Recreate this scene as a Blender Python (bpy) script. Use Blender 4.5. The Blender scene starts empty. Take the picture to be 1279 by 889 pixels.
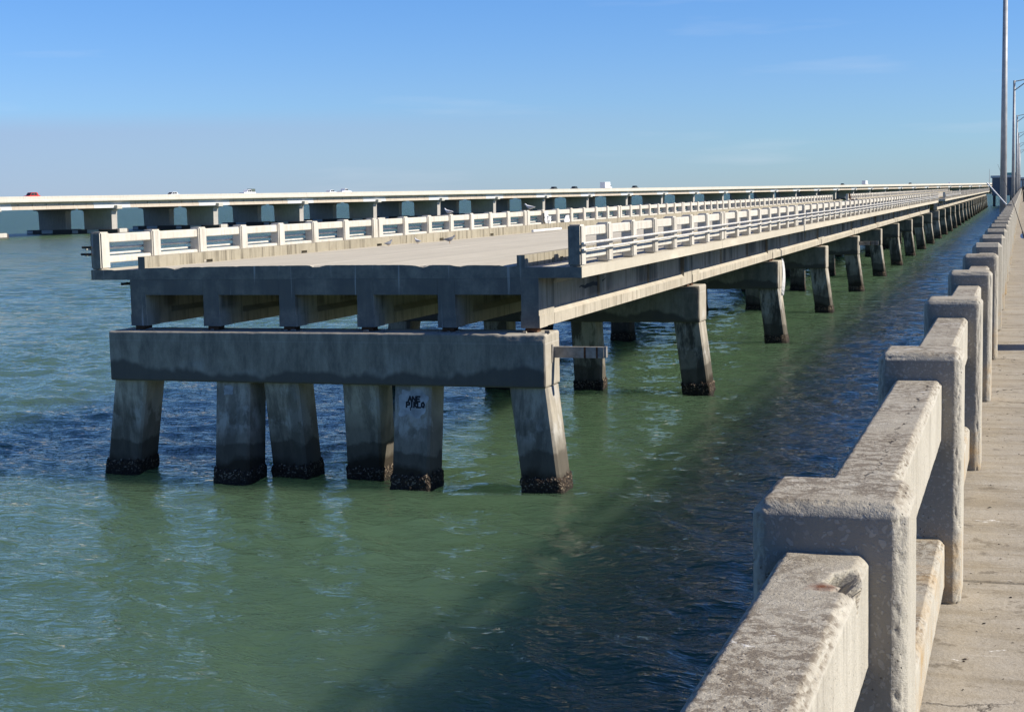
import bpy, bmesh, math, random
import numpy as np
from mathutils import Vector, Matrix, noise

SC = bpy.context.scene
COL = SC.collection
random.seed(7); RNG = np.random.default_rng(7)

# ------------------------------------------------------------------ camera
cam_d = bpy.data.cameras.new('camera'); cam = bpy.data.objects.new('camera', cam_d); COL.objects.link(cam)
FPX = 1903.12
cam_d.sensor_width = 36.0; cam_d.sensor_fit = 'HORIZONTAL'; cam_d.lens = 36.0 * FPX / 1279.0
cam_d.clip_start = 0.1; cam_d.clip_end = 60000.0
YAW, PITCH, ROLL, CAMZ = 0.3242, 0.1042, -0.0223, 7.0
f_ = Vector((-math.sin(YAW) * math.cos(PITCH), math.cos(YAW) * math.cos(PITCH), -math.sin(PITCH)))
r_ = Vector((math.cos(YAW), math.sin(YAW), 0)); u_ = r_.cross(f_)
r2 = math.cos(ROLL) * r_ + math.sin(ROLL) * u_; u2 = math.cos(ROLL) * u_ - math.sin(ROLL) * r_
cam.matrix_world = Matrix(((r2.x, u2.x, -f_.x, 0), (r2.y, u2.y, -f_.y, 0), (r2.z, u2.z, -f_.z, CAMZ), (0, 0, 0, 1)))
SC.camera = cam

# ------------------------------------------------------------------ sun, sky, exposure
SUN = Vector((1.40, 0.20, 1.0)).normalized()          # towards the sun
EL = math.asin(SUN.z); AZ = math.atan2(SUN.x, SUN.y)   # azimuth clockwise from +Y
sd = bpy.data.lights.new('sun', 'SUN'); sd.energy = 5.0; sd.angle = math.radians(0.53); sd.color = (1.0, 0.93, 0.82)
so = bpy.data.objects.new('sun', sd); COL.objects.link(so)
so.rotation_euler = SUN.to_track_quat('Z', 'Y').to_euler(); so.location = (60, 0, 60)

W = bpy.data.worlds.new('World'); SC.world = W; W.use_nodes = True
wt = W.node_tree; wt.nodes.clear()
sky = wt.nodes.new('ShaderNodeTexSky'); sky.sky_type = 'NISHITA'; sky.sun_disc = False
sky.sun_elevation = EL; sky.sun_rotation = AZ
sky.altitude = 0; sky.air_density = 1.0; sky.dust_density = 0.05; sky.ozone_density = 2.0
bg = wt.nodes.new('ShaderNodeBackground'); bg.inputs['Strength'].default_value = 0.085
wo = wt.nodes.new('ShaderNodeOutputWorld')
wt.links.new(bg.outputs[0], wo.inputs[0])
def wn(t): return wt.nodes.new(t)
def wl(a, b): wt.links.new(a, b)
tc = wn('ShaderNodeTexCoord'); sep = wn('ShaderNodeSeparateXYZ'); wl(tc.outputs['Generated'], sep.inputs[0])
# clear-air colour by elevation: pale at the horizon, saturated blue above (continues smoothly to the zenith)
ramp = wn('ShaderNodeValToRGB'); wl(sep.outputs['Z'], ramp.inputs[0])
e = ramp.color_ramp.elements
e[0].position = 0.0; e[0].color = (0.49, 0.735, 1.27, 1)
e[1].position = 1.0; e[1].color = (0.25, 0.45, 0.90, 1)
for p_, c_ in ((0.03, (0.51, 0.78, 1.29, 1)), (0.07, (0.53, 0.79, 1.30, 1)), (0.126, (0.49, 0.80, 1.33, 1)), (0.22, (0.44, 0.73, 1.25, 1)), (0.40, (0.33, 0.58, 1.08, 1))):
    k = ramp.color_ramp.elements.new(p_); k.color = c_
mul = wn('ShaderNodeMix'); mul.data_type = 'RGBA'; mul.blend_type = 'MULTIPLY'; mul.inputs[0].default_value = 1.0
wl(sky.outputs[0], mul.inputs[6]); wl(ramp.outputs[0], mul.inputs[7])
# thin smoky layer low over the horizon and a few wisps of cloud
mp = wn('ShaderNodeMapping'); mp.inputs['Scale'].default_value = (1.0, 1.0, 9.0); wl(tc.outputs['Generated'], mp.inputs[0])
nz = wn('ShaderNodeTexNoise'); nz.inputs['Scale'].default_value = 4.0; nz.inputs['Detail'].default_value = 5; wl(mp.outputs[0], nz.inputs[0])
cr = wn('ShaderNodeMapRange'); cr.inputs[1].default_value = 0.57; cr.inputs[2].default_value = 0.78; cr.inputs[3].default_value = 0.0; cr.inputs[4].default_value = 0.28; wl(nz.outputs[0], cr.inputs[0])
lay = wn('ShaderNodeMapRange'); lay.inputs[1].default_value = 0.062; lay.inputs[2].default_value = 0.044; lay.inputs[3].default_value = 0.0; lay.inputs[4].default_value = 1.0; lay.interpolation_type = 'SMOOTHSTEP'; wl(sep.outputs['Z'], lay.inputs[0])
west = wn('ShaderNodeMapRange'); west.inputs[1].default_value = -0.15; west.inputs[2].default_value = -0.65; west.inputs[3].default_value = 0.0; west.inputs[4].default_value = 0.65; wl(sep.outputs['X'], west.inputs[0])
lm_ = wn('ShaderNodeMath'); lm_.operation = 'MULTIPLY'; wl(lay.outputs[0], lm_.inputs[0]); wl(west.outputs[0], lm_.inputs[1])
hz = wn('ShaderNodeMix'); hz.data_type = 'RGBA'; wl(lm_.outputs[0], hz.inputs[0]); wl(mul.outputs[2], hz.inputs[6]); hz.inputs[7].default_value = (3.55, 4.35, 6.3, 1)
cl = wn('ShaderNodeMix'); cl.data_type = 'RGBA'; wl(cr.outputs[0], cl.inputs[0]); wl(hz.outputs[2], cl.inputs[6]); cl.inputs[7].default_value = (7.0, 7.6, 8.6, 1)
wl(cl.outputs[2], bg.inputs[0])

SC.view_settings.view_transform = 'Standard'; SC.view_settings.look = 'None'
SC.view_settings.exposure = 0.36; SC.view_settings.gamma = 1.0; SC.view_settings.use_curve_mapping = False
SC.cycles.max_bounces = 6; SC.cycles.diffuse_bounces = 3; SC.cycles.glossy_bounces = 3; SC.cycles.transparent_max_bounces = 4
SC.cycles.sample_clamp_indirect = 6.0
try: SC.cycles.use_denoising = True; SC.cycles.denoising_prefilter = 'ACCURATE'; SC.cycles.denoising_input_passes = 'RGB_ALBEDO_NORMAL'
except Exception: pass

# ------------------------------------------------------------------ node helper and materials
class NT:
    def __init__(s, name):
        s.m = bpy.data.materials.new(name); s.m.use_nodes = True; s.t = s.m.node_tree; s.t.nodes.clear()
        s.o = s.t.nodes.new('ShaderNodeOutputMaterial'); s.b = s.t.nodes.new('ShaderNodeBsdfPrincipled')
        s.t.links.new(s.b.outputs[0], s.o.inputs[0])
        g = s.t.nodes.new('ShaderNodeNewGeometry'); s.pos = g.outputs['Position']; s.nrm = g.outputs['Normal']; s.tn = g.outputs['True Normal']
    def n(s, t): return s.t.nodes.new(t)
    def l(s, a, b): s.t.links.new(a, b)
    def put(s, sock, v):
        if hasattr(v, 'is_output'): s.l(v, sock)
        else: sock.default_value = v
    def mapv(s, scale=(1, 1, 1), loc=(0, 0, 0), src=None):
        m = s.n('ShaderNodeMapping'); s.l(src or s.pos, m.inputs[0]); m.inputs['Scale'].default_value = scale; m.inputs['Location'].default_value = loc
        return m.outputs[0]
    def noise(s, scale, detail=4, rough=0.55, vec=None, dist=0.0):
        m = s.n('ShaderNodeTexNoise'); s.l(vec or s.pos, m.inputs[0]); m.inputs['Scale'].default_value = scale
        m.inputs['Detail'].default_value = detail; m.inputs['Roughness'].default_value = rough; m.inputs['Distortion'].default_value = dist
        return m.outputs[0]
    def vor(s, scale, vec=None, feature='F1', out='Distance', rnd=1.0):
        m = s.n('ShaderNodeTexVoronoi'); s.l(vec or s.pos, m.inputs[0]); m.feature = feature; m.inputs['Scale'].default_value = scale
        m.inputs['Randomness'].default_value = rnd
        return m.outputs[out]
    def rng(s, v, a, b, c=0.0, d=1.0, smooth=False):
        m = s.n('ShaderNodeMapRange'); s.put(m.inputs[0], v)
        for i, x in enumerate((a, b, c, d)): s.put(m.inputs[i + 1], x)
        if smooth: m.interpolation_type = 'SMOOTHSTEP'
        return m.outputs[0]
    def math(s, op, a, b=0.0, c=None):
        m = s.n('ShaderNodeMath'); m.operation = op; s.put(m.inputs[0], a); s.put(m.inputs[1], b)
        if c is not None: s.put(m.inputs[2], c)
        return m.outputs[0]
    def mix(s, f, a, b, mode='MIX'):
        m = s.n('ShaderNodeMix'); m.data_type = 'RGBA'; m.blend_type = mode; s.put(m.inputs[0], f)
        s.put(m.inputs[6], a if hasattr(a, 'is_output') else (*a, 1)); s.put(m.inputs[7], b if hasattr(b, 'is_output') else (*b, 1))
        return m.outputs[2]
    def xyz(s, v):
        m = s.n('ShaderNodeSeparateXYZ'); s.l(v, m.inputs[0]); return m.outputs
    def comb(s, x, y, z):
        m = s.n('ShaderNodeCombineXYZ'); s.put(m.inputs[0], x); s.put(m.inputs[1], y); s.put(m.inputs[2], z); return m.outputs[0]
    def bump(s, h, strength=0.3, dist=0.02, prev=None):
        m = s.n('ShaderNodeBump'); s.l(h, m.inputs['Height']); m.inputs['Strength'].default_value = strength; m.inputs['Distance'].default_value = dist
        if prev is not None: s.l(prev, m.inputs['Normal'])
        return m.outputs[0]
    def fin(s, col, rough=0.85, normal=None, spec=0.3, metal=0.0):
        s.put(s.b.inputs['Base Color'], col if hasattr(col, 'is_output') else (*col, 1)); s.put(s.b.inputs['Roughness'], rough)
        s.b.inputs['Specular IOR Level'].default_value = spec; s.b.inputs['Metallic'].default_value = metal
        if normal is not None: s.l(normal, s.b.inputs['Normal'])
        return s.m

def plain(name, col, rough=0.5, metal=0.0, spec=0.4, wear=0.25, scale=6.0):
    m = NT(name); c = m.mix(m.rng(m.noise(scale, 5), .35, .7), col, tuple(x * (1 - wear) for x in col))
    return m.fin(c, rough, m.bump(m.noise(scale * 8, 3), .1, .004), spec, metal)

def concrete(name, base, tint=(0.30, 0.26, 0.20), streak=0.5, bands=0.0, tide_shade=False, lichen=0.0, agg=0.0, crack=0.0, capstain_shade=False, scale=1.0, splat=0.0, bumpk=1.0, longi=False, rust=0.0, near=False, cutend=False, walk=False):
    m = NT(name)
    nx = m.xyz(m.nrm); px = m.xyz(m.pos)
    up = m.rng(nx[2], .5, .9)
    big = m.noise(.45 * scale, 5, .6); mid = m.noise(3.2 * scale, 5, .62); fine = m.noise(38 * scale, 4, .7)
    col = m.mix(m.rng(big, .32, .7), base, tuple(b * .66 + t * .3 for b, t in zip(base, tint)))
    col = m.mix(m.rng(mid, .44, .75, 0, .42), col, tint)
    # run-off streaks on the upright faces
    st = m.noise(1.0, 5, .65, m.mapv((5.5, 5.5, .35)))
    sm = m.math('MULTIPLY', m.rng(st, .50, .72, 0, streak), m.math('SUBTRACT', 1.0, m.math('ABSOLUTE', nx[2])))
    col = m.mix(sm, col, tuple(t * .42 for t in tint))
    st2 = m.noise(1.0, 4, .6, m.mapv((9., 9., .5), (3, 1, 7)))
    sm2 = m.math('MULTIPLY', m.rng(st2, .58, .74, 0, streak * .7), m.math('SUBTRACT', 1.0, m.math('ABSOLUTE', nx[2])))
    col = m.mix(sm2, col, tuple(min(1, b * 1.25) for b in base))
    col = m.mix(m.rng(fine, .3, .75, .0, .35), col, tuple(b * .5 for b in base))
    if bands:
        bd = m.math('MULTIPLY', m.rng(m.noise(1.0, 4, .6, m.mapv((.9, .9, .12), (6, 2, 2))), .50, .60, 0, bands), m.rng(px[2], 4.25, 4.4)); col = m.mix(bd, col, (.10, .095, .085))
    if longi:      # tyre-worn streaks along the roadway
        lo = m.noise(1.0, 5, .6, m.mapv((2.2, .06, 1)))
        col = m.mix(m.rng(lo, .45, .7, 0, .42), col, tuple(b * .62 for b in base))
        col = m.mix(m.rng(m.noise(1.0, 4, .6, m.mapv((5, .12, 1), (9, 2, 0))), .6, .72, 0, .45), col, tuple(min(1, b * 1.35) for b in base))
    h = m.math('ADD', m.math('MULTIPLY', fine, .5), m.math('MULTIPLY', mid, 1.2))
    if lichen:
        film = m.math('MULTIPLY', m.rng(m.noise(3.1, 6, .7), .30, .66, .25, .95), up)
        col = m.mix(m.math('MULTIPLY', film, lichen), col, (.335, .285, .205))
        li = m.noise(26, 6, .75, dist=.5)
        lm = m.math('MULTIPLY', m.rng(li, .46, .54, 0, lichen), up)
        lm = m.math('MULTIPLY', lm, m.rng(m.noise(2.3, 4), .38, .52, .12, 1))
        col = m.mix(lm, col, (.13, .098, .065))
        fl = m.math('MULTIPLY', m.rng(m.noise(85, 3, .6), .60, .67, 0, .7), up)
        col = m.mix(fl, col, (.60, .54, .43))
        dk = m.math('MULTIPLY', m.rng(m.noise(130, 3, .7), .60, .70, 0, .8), m.rng(nx[2], .2, .7, .3, 1))
        col = m.mix(dk, col, (.09, .075, .06))
        # drips below the arris
        dr = m.math('MULTIPLY', m.rng(m.noise(1.0, 5, .7, m.mapv((16, 16, 1.2))), .52, .66, 0, .6), m.rng(px[2], 6.05, 6.34))
        dr = m.math('MULTIPLY', dr, m.rng(nx[2], .5, .2))
        col = m.mix(dr, col, (.15, .13, .11))
        gr = m.noise(170, 3, .7); h = m.math('ADD', h, m.math('MULTIPLY', gr, .45))
    if agg:
        wv = m.n('ShaderNodeVectorMath'); wv.operation = 'ADD'; m.l(m.pos, wv.inputs[0])
        dn = m.n('ShaderNodeTexNoise'); dn.inputs['Scale'].default_value = 26; m.l(m.pos, dn.inputs[0])
        sc = m.n('ShaderNodeVectorMath'); sc.operation = 'SCALE'; m.l(dn.outputs['Color'], sc.inputs[0]); sc.inputs['Scale'].default_value = .045
        m.l(sc.outputs[0], wv.inputs[1])
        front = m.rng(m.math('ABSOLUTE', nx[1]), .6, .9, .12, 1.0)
        peb = None
        for scl, lo_ in ((56, .5), (95, .5)):
            vo = m.n('ShaderNodeTexVoronoi'); vo.inputs['Scale'].default_value = scl; m.l(wv.outputs[0], vo.inputs[0])
            cc = m.xyz(vo.outputs['Color'])
            keep = m.rng(cc[0], lo_, lo_ + .03)
            rad = m.rng(cc[1], 0, 1, .22, .52)
            q = m.math('MULTIPLY', m.rng(m.math('SUBTRACT', vo.outputs['Distance'], rad), .03, -.05), keep)
            q = m.math('MULTIPLY', q, m.rng(cc[2], 0, 1, .35, 1.0))
            peb = q if peb is None else m.math('MAXIMUM', peb, q)
        peb = m.math('MULTIPLY', peb, m.rng(m.noise(3.2, 3), .28, .42, .3, 1))
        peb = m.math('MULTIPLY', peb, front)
        col = m.mix(m.math('MULTIPLY', front, .85), col, (.215, .20, .175))  # post fronts also painted darker to stand for their shade
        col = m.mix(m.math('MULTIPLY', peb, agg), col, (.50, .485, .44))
        pit = m.rng(m.vor(55), .17, .06, 0, 1); pit = m.math('MULTIPLY', pit, m.rng(m.noise(5), .48, .6))
        col = m.mix(m.math('MULTIPLY', pit, .8), col, (.06, .05, .04))
        h = m.math('SUBTRACT', h, m.math('MULTIPLY', pit, 1.2))
        h = m.math('ADD', h, m.math('MULTIPLY', peb, .25))
    if walk:
        g1 = m.noise(60, 4, .75); col = m.mix(m.rng(g1, .52, .70, 0, .55), col, (.20, .165, .115)); h = m.math('ADD', h, m.math('MULTIPLY', g1, .35))
        g2 = m.noise(1.0, 5, .7, m.mapv((1.1, 4.5, 1), (4, 9, 0))); col = m.mix(m.rng(g2, .46, .62, 0, .7), col, (.235, .20, .145))
        g3 = m.noise(9, 4, .7); col = m.mix(m.rng(g3, .59, .66, 0, .6), col, (.10, .085, .065))
        sc_ = m.noise(1.0, 4, .7, m.mapv((5, 22, 1), (1, 2, 0))); col = m.mix(m.rng(sc_, .64, .69, 0, .55), col, (.62, .58, .50))
        ed = m.math('MULTIPLY', m.rng(px[0], .35, -.15), m.rng(m.noise(3.5, 5, .7), .35, .6)); col = m.mix(m.math('MULTIPLY', ed, .3), col, (.38, .31, .20))
    if crack:
        wv = m.n('ShaderNodeVectorMath'); wv.operation = 'ADD'; m.l(m.pos, wv.inputs[0])
        dn = m.n('ShaderNodeTexNoise'); dn.inputs['Scale'].default_value = 5; dn.inputs['Detail'].default_value = 6; m.l(m.pos, dn.inputs[0])
        sc = m.n('ShaderNodeVectorMath'); sc.operation = 'SCALE'; m.l(dn.outputs['Color'], sc.inputs[0]); sc.inputs['Scale'].default_value = .35
        m.l(sc.outputs[0], wv.inputs[1])
        ck = m.rng(m.vor(.9, wv.outputs[0], 'DISTANCE_TO_EDGE'), .0, .012, 1, 0)
        ck = m.math('MULTIPLY', ck, m.rng(m.noise(.9, 3, vec=m.mapv((1, 1, 1), (4, 4, 4))), .5, .62))
        col = m.mix(m.math('MULTIPLY', ck, crack), col, (.05, .04, .03)); h = m.math('SUBTRACT', h, m.math('MULTIPLY', ck, 1.5))
    if near:
        # long shrinkage crack along the top of the second rail, rust in the spall of the first, droppings
        wig = m.math('MULTIPLY', m.math('SUBTRACT', m.noise(5.0, 6, .75, m.comb(0.0, px[1], 0.0)), .5), .13)
        cx = m.math('ADD', m.math('ADD', -.362, m.math('MULTIPLY', m.math('SUBTRACT', px[1], 4.0), .018)), wig)
        d = m.math('ABSOLUTE', m.math('SUBTRACT', px[0], cx))
        gate = m.math('MULTIPLY', m.math('GREATER_THAN', px[1], 3.45), m.math('LESS_THAN', px[1], 5.9))
        gate = m.math('MULTIPLY', gate, m.math('GREATER_THAN', px[2], 6.2))
        wd = m.rng(m.noise(11, 3, .7, m.comb(0.0, px[1], 3.0)), .47, .66, .0002, .0065)
        ck = m.math('MULTIPLY', m.rng(m.math('DIVIDE', d, wd), .5, 1.2, .9, 0), gate); ck = m.math('MULTIPLY', ck, m.rng(m.noise(6, 3, .6, m.comb(0.0, px[1], 8.0)), .40, .50))
        col = m.mix(ck, col, (.035, .028, .022)); h = m.math('SUBTRACT', h, m.math('MULTIPLY', ck, 2.5))
        dv = m.n('ShaderNodeVectorMath'); dv.operation = 'DISTANCE'; m.l(m.pos, dv.inputs[0]); dv.inputs[1].default_value = (-.345, 2.80, 6.25)
        rs = m.rng(m.math('ADD', dv.outputs[1], m.math('MULTIPLY', m.noise(60, 3), .03)), .055, .03, 0, .95)
        col = m.mix(rs, col, (.16, .055, .025))
        dv2 = m.n('ShaderNodeVectorMath'); dv2.operation = 'DISTANCE'; m.l(m.pos, dv2.inputs[0]); dv2.inputs[1].default_value = (-.40, 3.52, 6.27)
        rs2 = m.rng(m.math('ADD', dv2.outputs[1], m.math('MULTIPLY', m.noise(30, 4), .1)), .13, .06, 0, .7)
        col = m.mix(rs2, col, (.27, .12, .05))
        # yellowed, rust-bled lower rail
        low = m.math('MULTIPLY', m.rng(px[2], 5.75, 5.6), m.rng(m.noise(4.5, 5, .7), .45, .68, 0, .75))
        col = m.mix(low, col, (.42, .27, .11))
    if splat:
        sp = m.math('MULTIPLY', m.rng(m.noise(4.2, 6, .75, m.mapv((1, 1.8, 1), (7, 3, 0)), .6), .65, .685), up)
        sp = m.math('MULTIPLY', sp, m.rng(m.noise(40, 3), .35, .5))
        col = m.mix(m.math('MULTIPLY', sp, splat), col, (.80, .78, .72))
    if rust:
        rr = m.math('MULTIPLY', m.rng(m.noise(1.1, 5, .7, m.mapv((1, .35, 1))), .55, .7, 0, rust), 1.0)
        col = m.mix(rr, col, (.33, .19, .09))
    if capstain_shade:
        fr = m.rng(m.math('ABSOLUTE', nx[1]), .4, .6)
    if capstain_shade:   # damp, wavy stain along the foot of the cap and a pour line near its top
        zz = m.math('ADD', px[2], m.math('MULTIPLY', m.math('SUBTRACT', m.noise(.62, 4, .55, m.mapv((1, .3, .25), (2, 0, 3))), .5), 1.35))
        col = m.mix(m.math('MULTIPLY', m.rng(zz, 2.90, 2.80, 0, .8), fr), col, (.07, .065, .06))
        col = m.mix(m.rng(m.math('ABSOLUTE', m.math('SUBTRACT', px[2], 3.56)), .016, .006, 0, .35), col, (.6, .58, .52))
        ef = m.math('MULTIPLY', m.rng(m.noise(.9, 5, .6, m.mapv((1, 1, 1.4), (5, 8, 2))), .50, .64, 0, .9), m.rng(px[2], 3.35, 3.0))
        ef = m.math('MULTIPLY', ef, m.rng(zz, 2.76, 2.9))
        col = m.mix(ef, col, (.50, .48, .43))
        front_shade = m.math('MULTIPLY', m.rng(m.noise(1.0, 6, .72, m.mapv((2.4, 2.4, .8), (3, 2, 9))), .40, .64, .30, .78), fr); col = m.mix(front_shade, col, (.115, .11, .10))  # shade painted on the front and back faces, leaving the sunlit ends pale
    if cutend:     # broken end of the bridge: grime deepened with painted shade, plus lime runs, on the exposed end
        en = m.math('MULTIPLY', m.rng(px[1], 34.35, 34.25), m.rng(nx[1], -.4, -.7))
        en = m.math('MULTIPLY', en, m.rng(m.noise(2.6, 6, .72), .25, .6, .55, .95))
        col = m.mix(en, col, (.150, .146, .138))
        lr = m.math('MULTIPLY', m.rng(m.noise(1.0, 3, .6, m.mapv((7, 0, .22), (2, 0, 1))), .61, .66, 0, .55), m.rng(px[1], 34.35, 34.25))
        lr = m.math('MULTIPLY', lr, m.rng(nx[1], -.4, -.7)); col = m.mix(lr, col, (.5, .5, .48))
    if tide_shade:
        zz = m.math('ADD', px[2], m.math('ADD', m.math('MULTIPLY', m.math('SUBTRACT', m.noise(2.6, 6, .7), .5), .42), m.math('MULTIPLY', m.math('SUBTRACT', m.noise(.5, 2), .5), 1.2)))
        zf = m.math('ADD', px[2], m.math('MULTIPLY', m.math('SUBTRACT', m.noise(.8, 3), .5), 1.6))
        col = m.mix(m.rng(zf, 1.9, 1.5, 0, .6), col, (.11, .10, .085))
        pale = m.math('MULTIPLY', m.rng(m.noise(1.4, 5, .65, m.mapv((1, 1, .7), (1, 6, 3))), .51, .58, 0, .85), m.rng(px[2], 1.1, 1.5))
        col = m.mix(pale, col, (.47, .45, .40))
        stain_shade = m.math('MULTIPLY', m.rng(m.noise(1.0, 5, .7, m.mapv((2.2, 2.2, .5), (4, 1, 8))), .46, .57, 0, .85), m.rng(px[1], 40, 48, .6, 1)); stain_shade = m.math('MULTIPLY', stain_shade, m.rng(nx[0], .55, .75, 1, .3)); col = m.mix(stain_shade, col, (.065, .06, .05))  # black stains, weakened on the sunlit side to paint in the piles' shade
        col = m.mix(m.rng(zz, 1.02, .94, 0, .72), col, (.075, .066, .052))
        col = m.mix(m.rng(zz, .62, .40, 0, .9), col, (.035, .028, .02))
    nm = m.bump(h, .45 * bumpk, .012)
    return m.fin(col, .92, nm, .10)

M = {}
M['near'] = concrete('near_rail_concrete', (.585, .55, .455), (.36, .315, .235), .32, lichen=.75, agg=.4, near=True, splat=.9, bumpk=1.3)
M['pierdeck'] = concrete('pier_walkway_concrete', (.445, .405, .335), (.29, .255, .20), 0, crack=.7, splat=.95, scale=.9, bumpk=1.5, walk=True)
M['oldrail'] = concrete('bleached_rail_concrete', (.70, .66, .57), (.46, .40, .30), .5, splat=.4, cutend=True)
M['olddeck'] = concrete('roadway_concrete', (.66, .60, .47), (.50, .44, .33), 0, longi=True, splat=.5, cutend=True)
M['curb'] = concrete('curb_concrete', (.40, .36, .27), (.20, .17, .12), 1.0, cutend=True)
M['girder'] = concrete('girder_concrete', (.58, .525, .42), (.30, .265, .20), .7, rust=.15, cutend=True, bands=.7)
M['cap'] = concrete('pile_cap_concrete', (.52, .475, .385), (.30, .27, .21), .35, capstain_shade=True)
M['pile'] = concrete('pile_concrete', (.54, .49, .395), (.25, .225, .18), .5, tide_shade=True)
M['hwy'] = concrete('highway_concrete', (.66, .62, .53), (.50, .46, .38), .4, scale=.5)
M['hwygird'] = concrete('highway_girder_concrete', (.66, .57, .46), (.50, .42, .33), .4, scale=.5)
M['hwywhite'] = concrete('highway_pale_girder_concrete', (.74, .74, .72), (.6, .6, .58), .25, scale=.5)
M['hwypier'] = concrete('highway_pier_concrete', (.52, .49, .43), (.34, .31, .27), .5, tide_shade=False, scale=.4)
M['footing'] = plain('footing_wet_concrete', (.10, .09, .08), .8)
M['pad'] = plain('pale_fender_panel', (.55, .60, .62), .6)
M['galv'] = plain('galvanised_steel', (.46, .46, .45), .5, .1, .4, .3, 3)
M['pipe'] = plain('white_painted_pipe', (.72, .68, .60), .5, 0, .4, .3, 5)
M['rust'] = plain('rusted_steel', (.15, .075, .04), .9, .2, .3, .5, 14)
M['steel'] = plain('weathered_steel', (.36, .34, .31), .6, .3, .4, .5, 5)
M['white'] = plain('white_plastic', (.78, .78, .76), .5, 0, .4, .12, 9)
M['black'] = plain('black_rubber', (.02, .02, .02), .6)
M['glass'] = plain('dark_vehicle_glass', (.02, .025, .03), .08, 0, .6, .1)
M['red'] = plain('red_car_paint', (.55, .05, .04), .25, 0, .6, .05)
M['carwhite'] = plain('white_car_paint', (.80, .80, .80), .25, 0, .6, .05)
M['cardark'] = plain('dark_car_paint', (.035, .04, .04), .25, 0, .6, .05)
M['cargrey'] = plain('grey_green_cargo', (.10, .13, .11), .6)
M['chrome'] = plain('chrome_metal', (.6, .6, .6), .2, 1.0)
M['house'] = plain('grey_blue_siding', (.17, .18, .195), .7, 0, .3, .15, 1.5)
M['roof'] = plain('pale_roof_metal', (.62, .64, .62), .5, .2)
M['teal'] = plain('teal_roof_metal', (.05, .22, .24), .5)
M['pane'] = plain('pale_blue_pane', (.45, .60, .66), .15)
M['drum'] = plain('drum_paint', (.08, .14, .28), .5)
M['gull'] = plain('white_feathers', (.70, .70, .70), .9)
M['pigeon'] = plain('grey_feathers', (.20, .21, .24), .9)
M['beak'] = plain('orange_beak', (.5, .25, .05), .6)
M['cloth'] = plain('dark_clothing', (.03, .035, .045), .9)
M['skin'] = plain('skin', (.45, .27, .19), .6)
M['hair'] = plain('dark_hair', (.03, .02, .015), .8)
M['paint'] = plain('grey_white_paint_patch', (.54, .55, .54), .85, 0, .3, .45, 5)
M['ink'] = plain('black_paint_and_seam_shade', (.032, .032, .036), .7)

def oyster_mat():
    m = NT('oyster_crust'); v = m.vor(24)
    c = m.mix(m.rng(m.noise(14, 5, .7), .4, .68), (.014, .012, .010), (.07, .045, .027))
    c = m.mix(m.rng(m.xyz(m.vor(30, out='Color'))[0], .84, .9, 0, .6), c, (.36, .29, .21))
    c = m.mix(m.rng(m.xyz(m.pos)[2], .22, .06, 0, .85), c, (.016, .014, .01))
    return m.fin(c, .85, m.bump(v, .9, .04), .3)
M['oyster'] = oyster_mat()

def water_mat():
    m = NT('turbid_sea_water')
    big = m.noise(.035, 4, .6); 
    col = m.mix(m.rng(big, .35, .68), (.064, .115, .062), (.080, .137, .078))
    # fine wind ripples over the modelled waves; slick patches carry fewer
    slick = m.rng(m.noise(.10, 4, .6, m.mapv((1, .5, 1))), .34, .60, .45, 1.0)
    w0 = m.noise(1.0, 3, .55, m.mapv((.30, .62, 1), (8, 1, 0)), .3)
    w1 = m.noise(1.0, 3, .60, m.mapv((2.6, 5.5, 1)), .2)
    w2 = m.noise(1.0, 3, .65, m.mapv((7.5, 15.0, 1), (3, 7, 0)), .2)
    py = m.xyz(m.pos)[1]
    off = m.rng(py, 50, 280, 0, 1)          # the modelled waves end out there; bump and micro-roughness take over
    h = m.math('ADD', m.math('MULTIPLY', w1, .055), m.math("MULTIPLY", w2, .024))
    w3 = m.noise(1.0, 2, .5, m.mapv((1.25, 2.9, 1), (5, 2, 0)), .25)       # sharp little crests
    w4 = m.noise(1.0, 2, .5, m.mapv((2.9, 6.4, 1), (1, 6, 0)), .25)
    for w_, k_ in ((w3, .17), (w4, .075)):
        h = m.math('SUBTRACT', h, m.math('MULTIPLY', m.math('ABSOLUTE', m.math('SUBTRACT', w_, .5)), k_))
    h = m.math('MULTIPLY', h, m.math('ADD', slick, off))
    h = m.math('ADD', h, m.math('MULTIPLY', w0, m.rng(off, 0, 1, .08, 1.6)))
    nm = m.bump(h, 1.0, 1.0)
    m.fin(col, m.rng(py, 60, 330, .012, .31), nm, .5)
    m.b.inputs['IOR'].default_value = 1.333
    m.b.subsurface_method = 'BURLEY'; m.b.inputs['Subsurface Weight'].default_value = 1.0; m.b.inputs['Subsurface Radius'].default_value = (.8, 1.0, .9); m.b.inputs['Subsurface Scale'].default_value = 6.0
    return m.m
M['water'] = water_mat()

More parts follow.
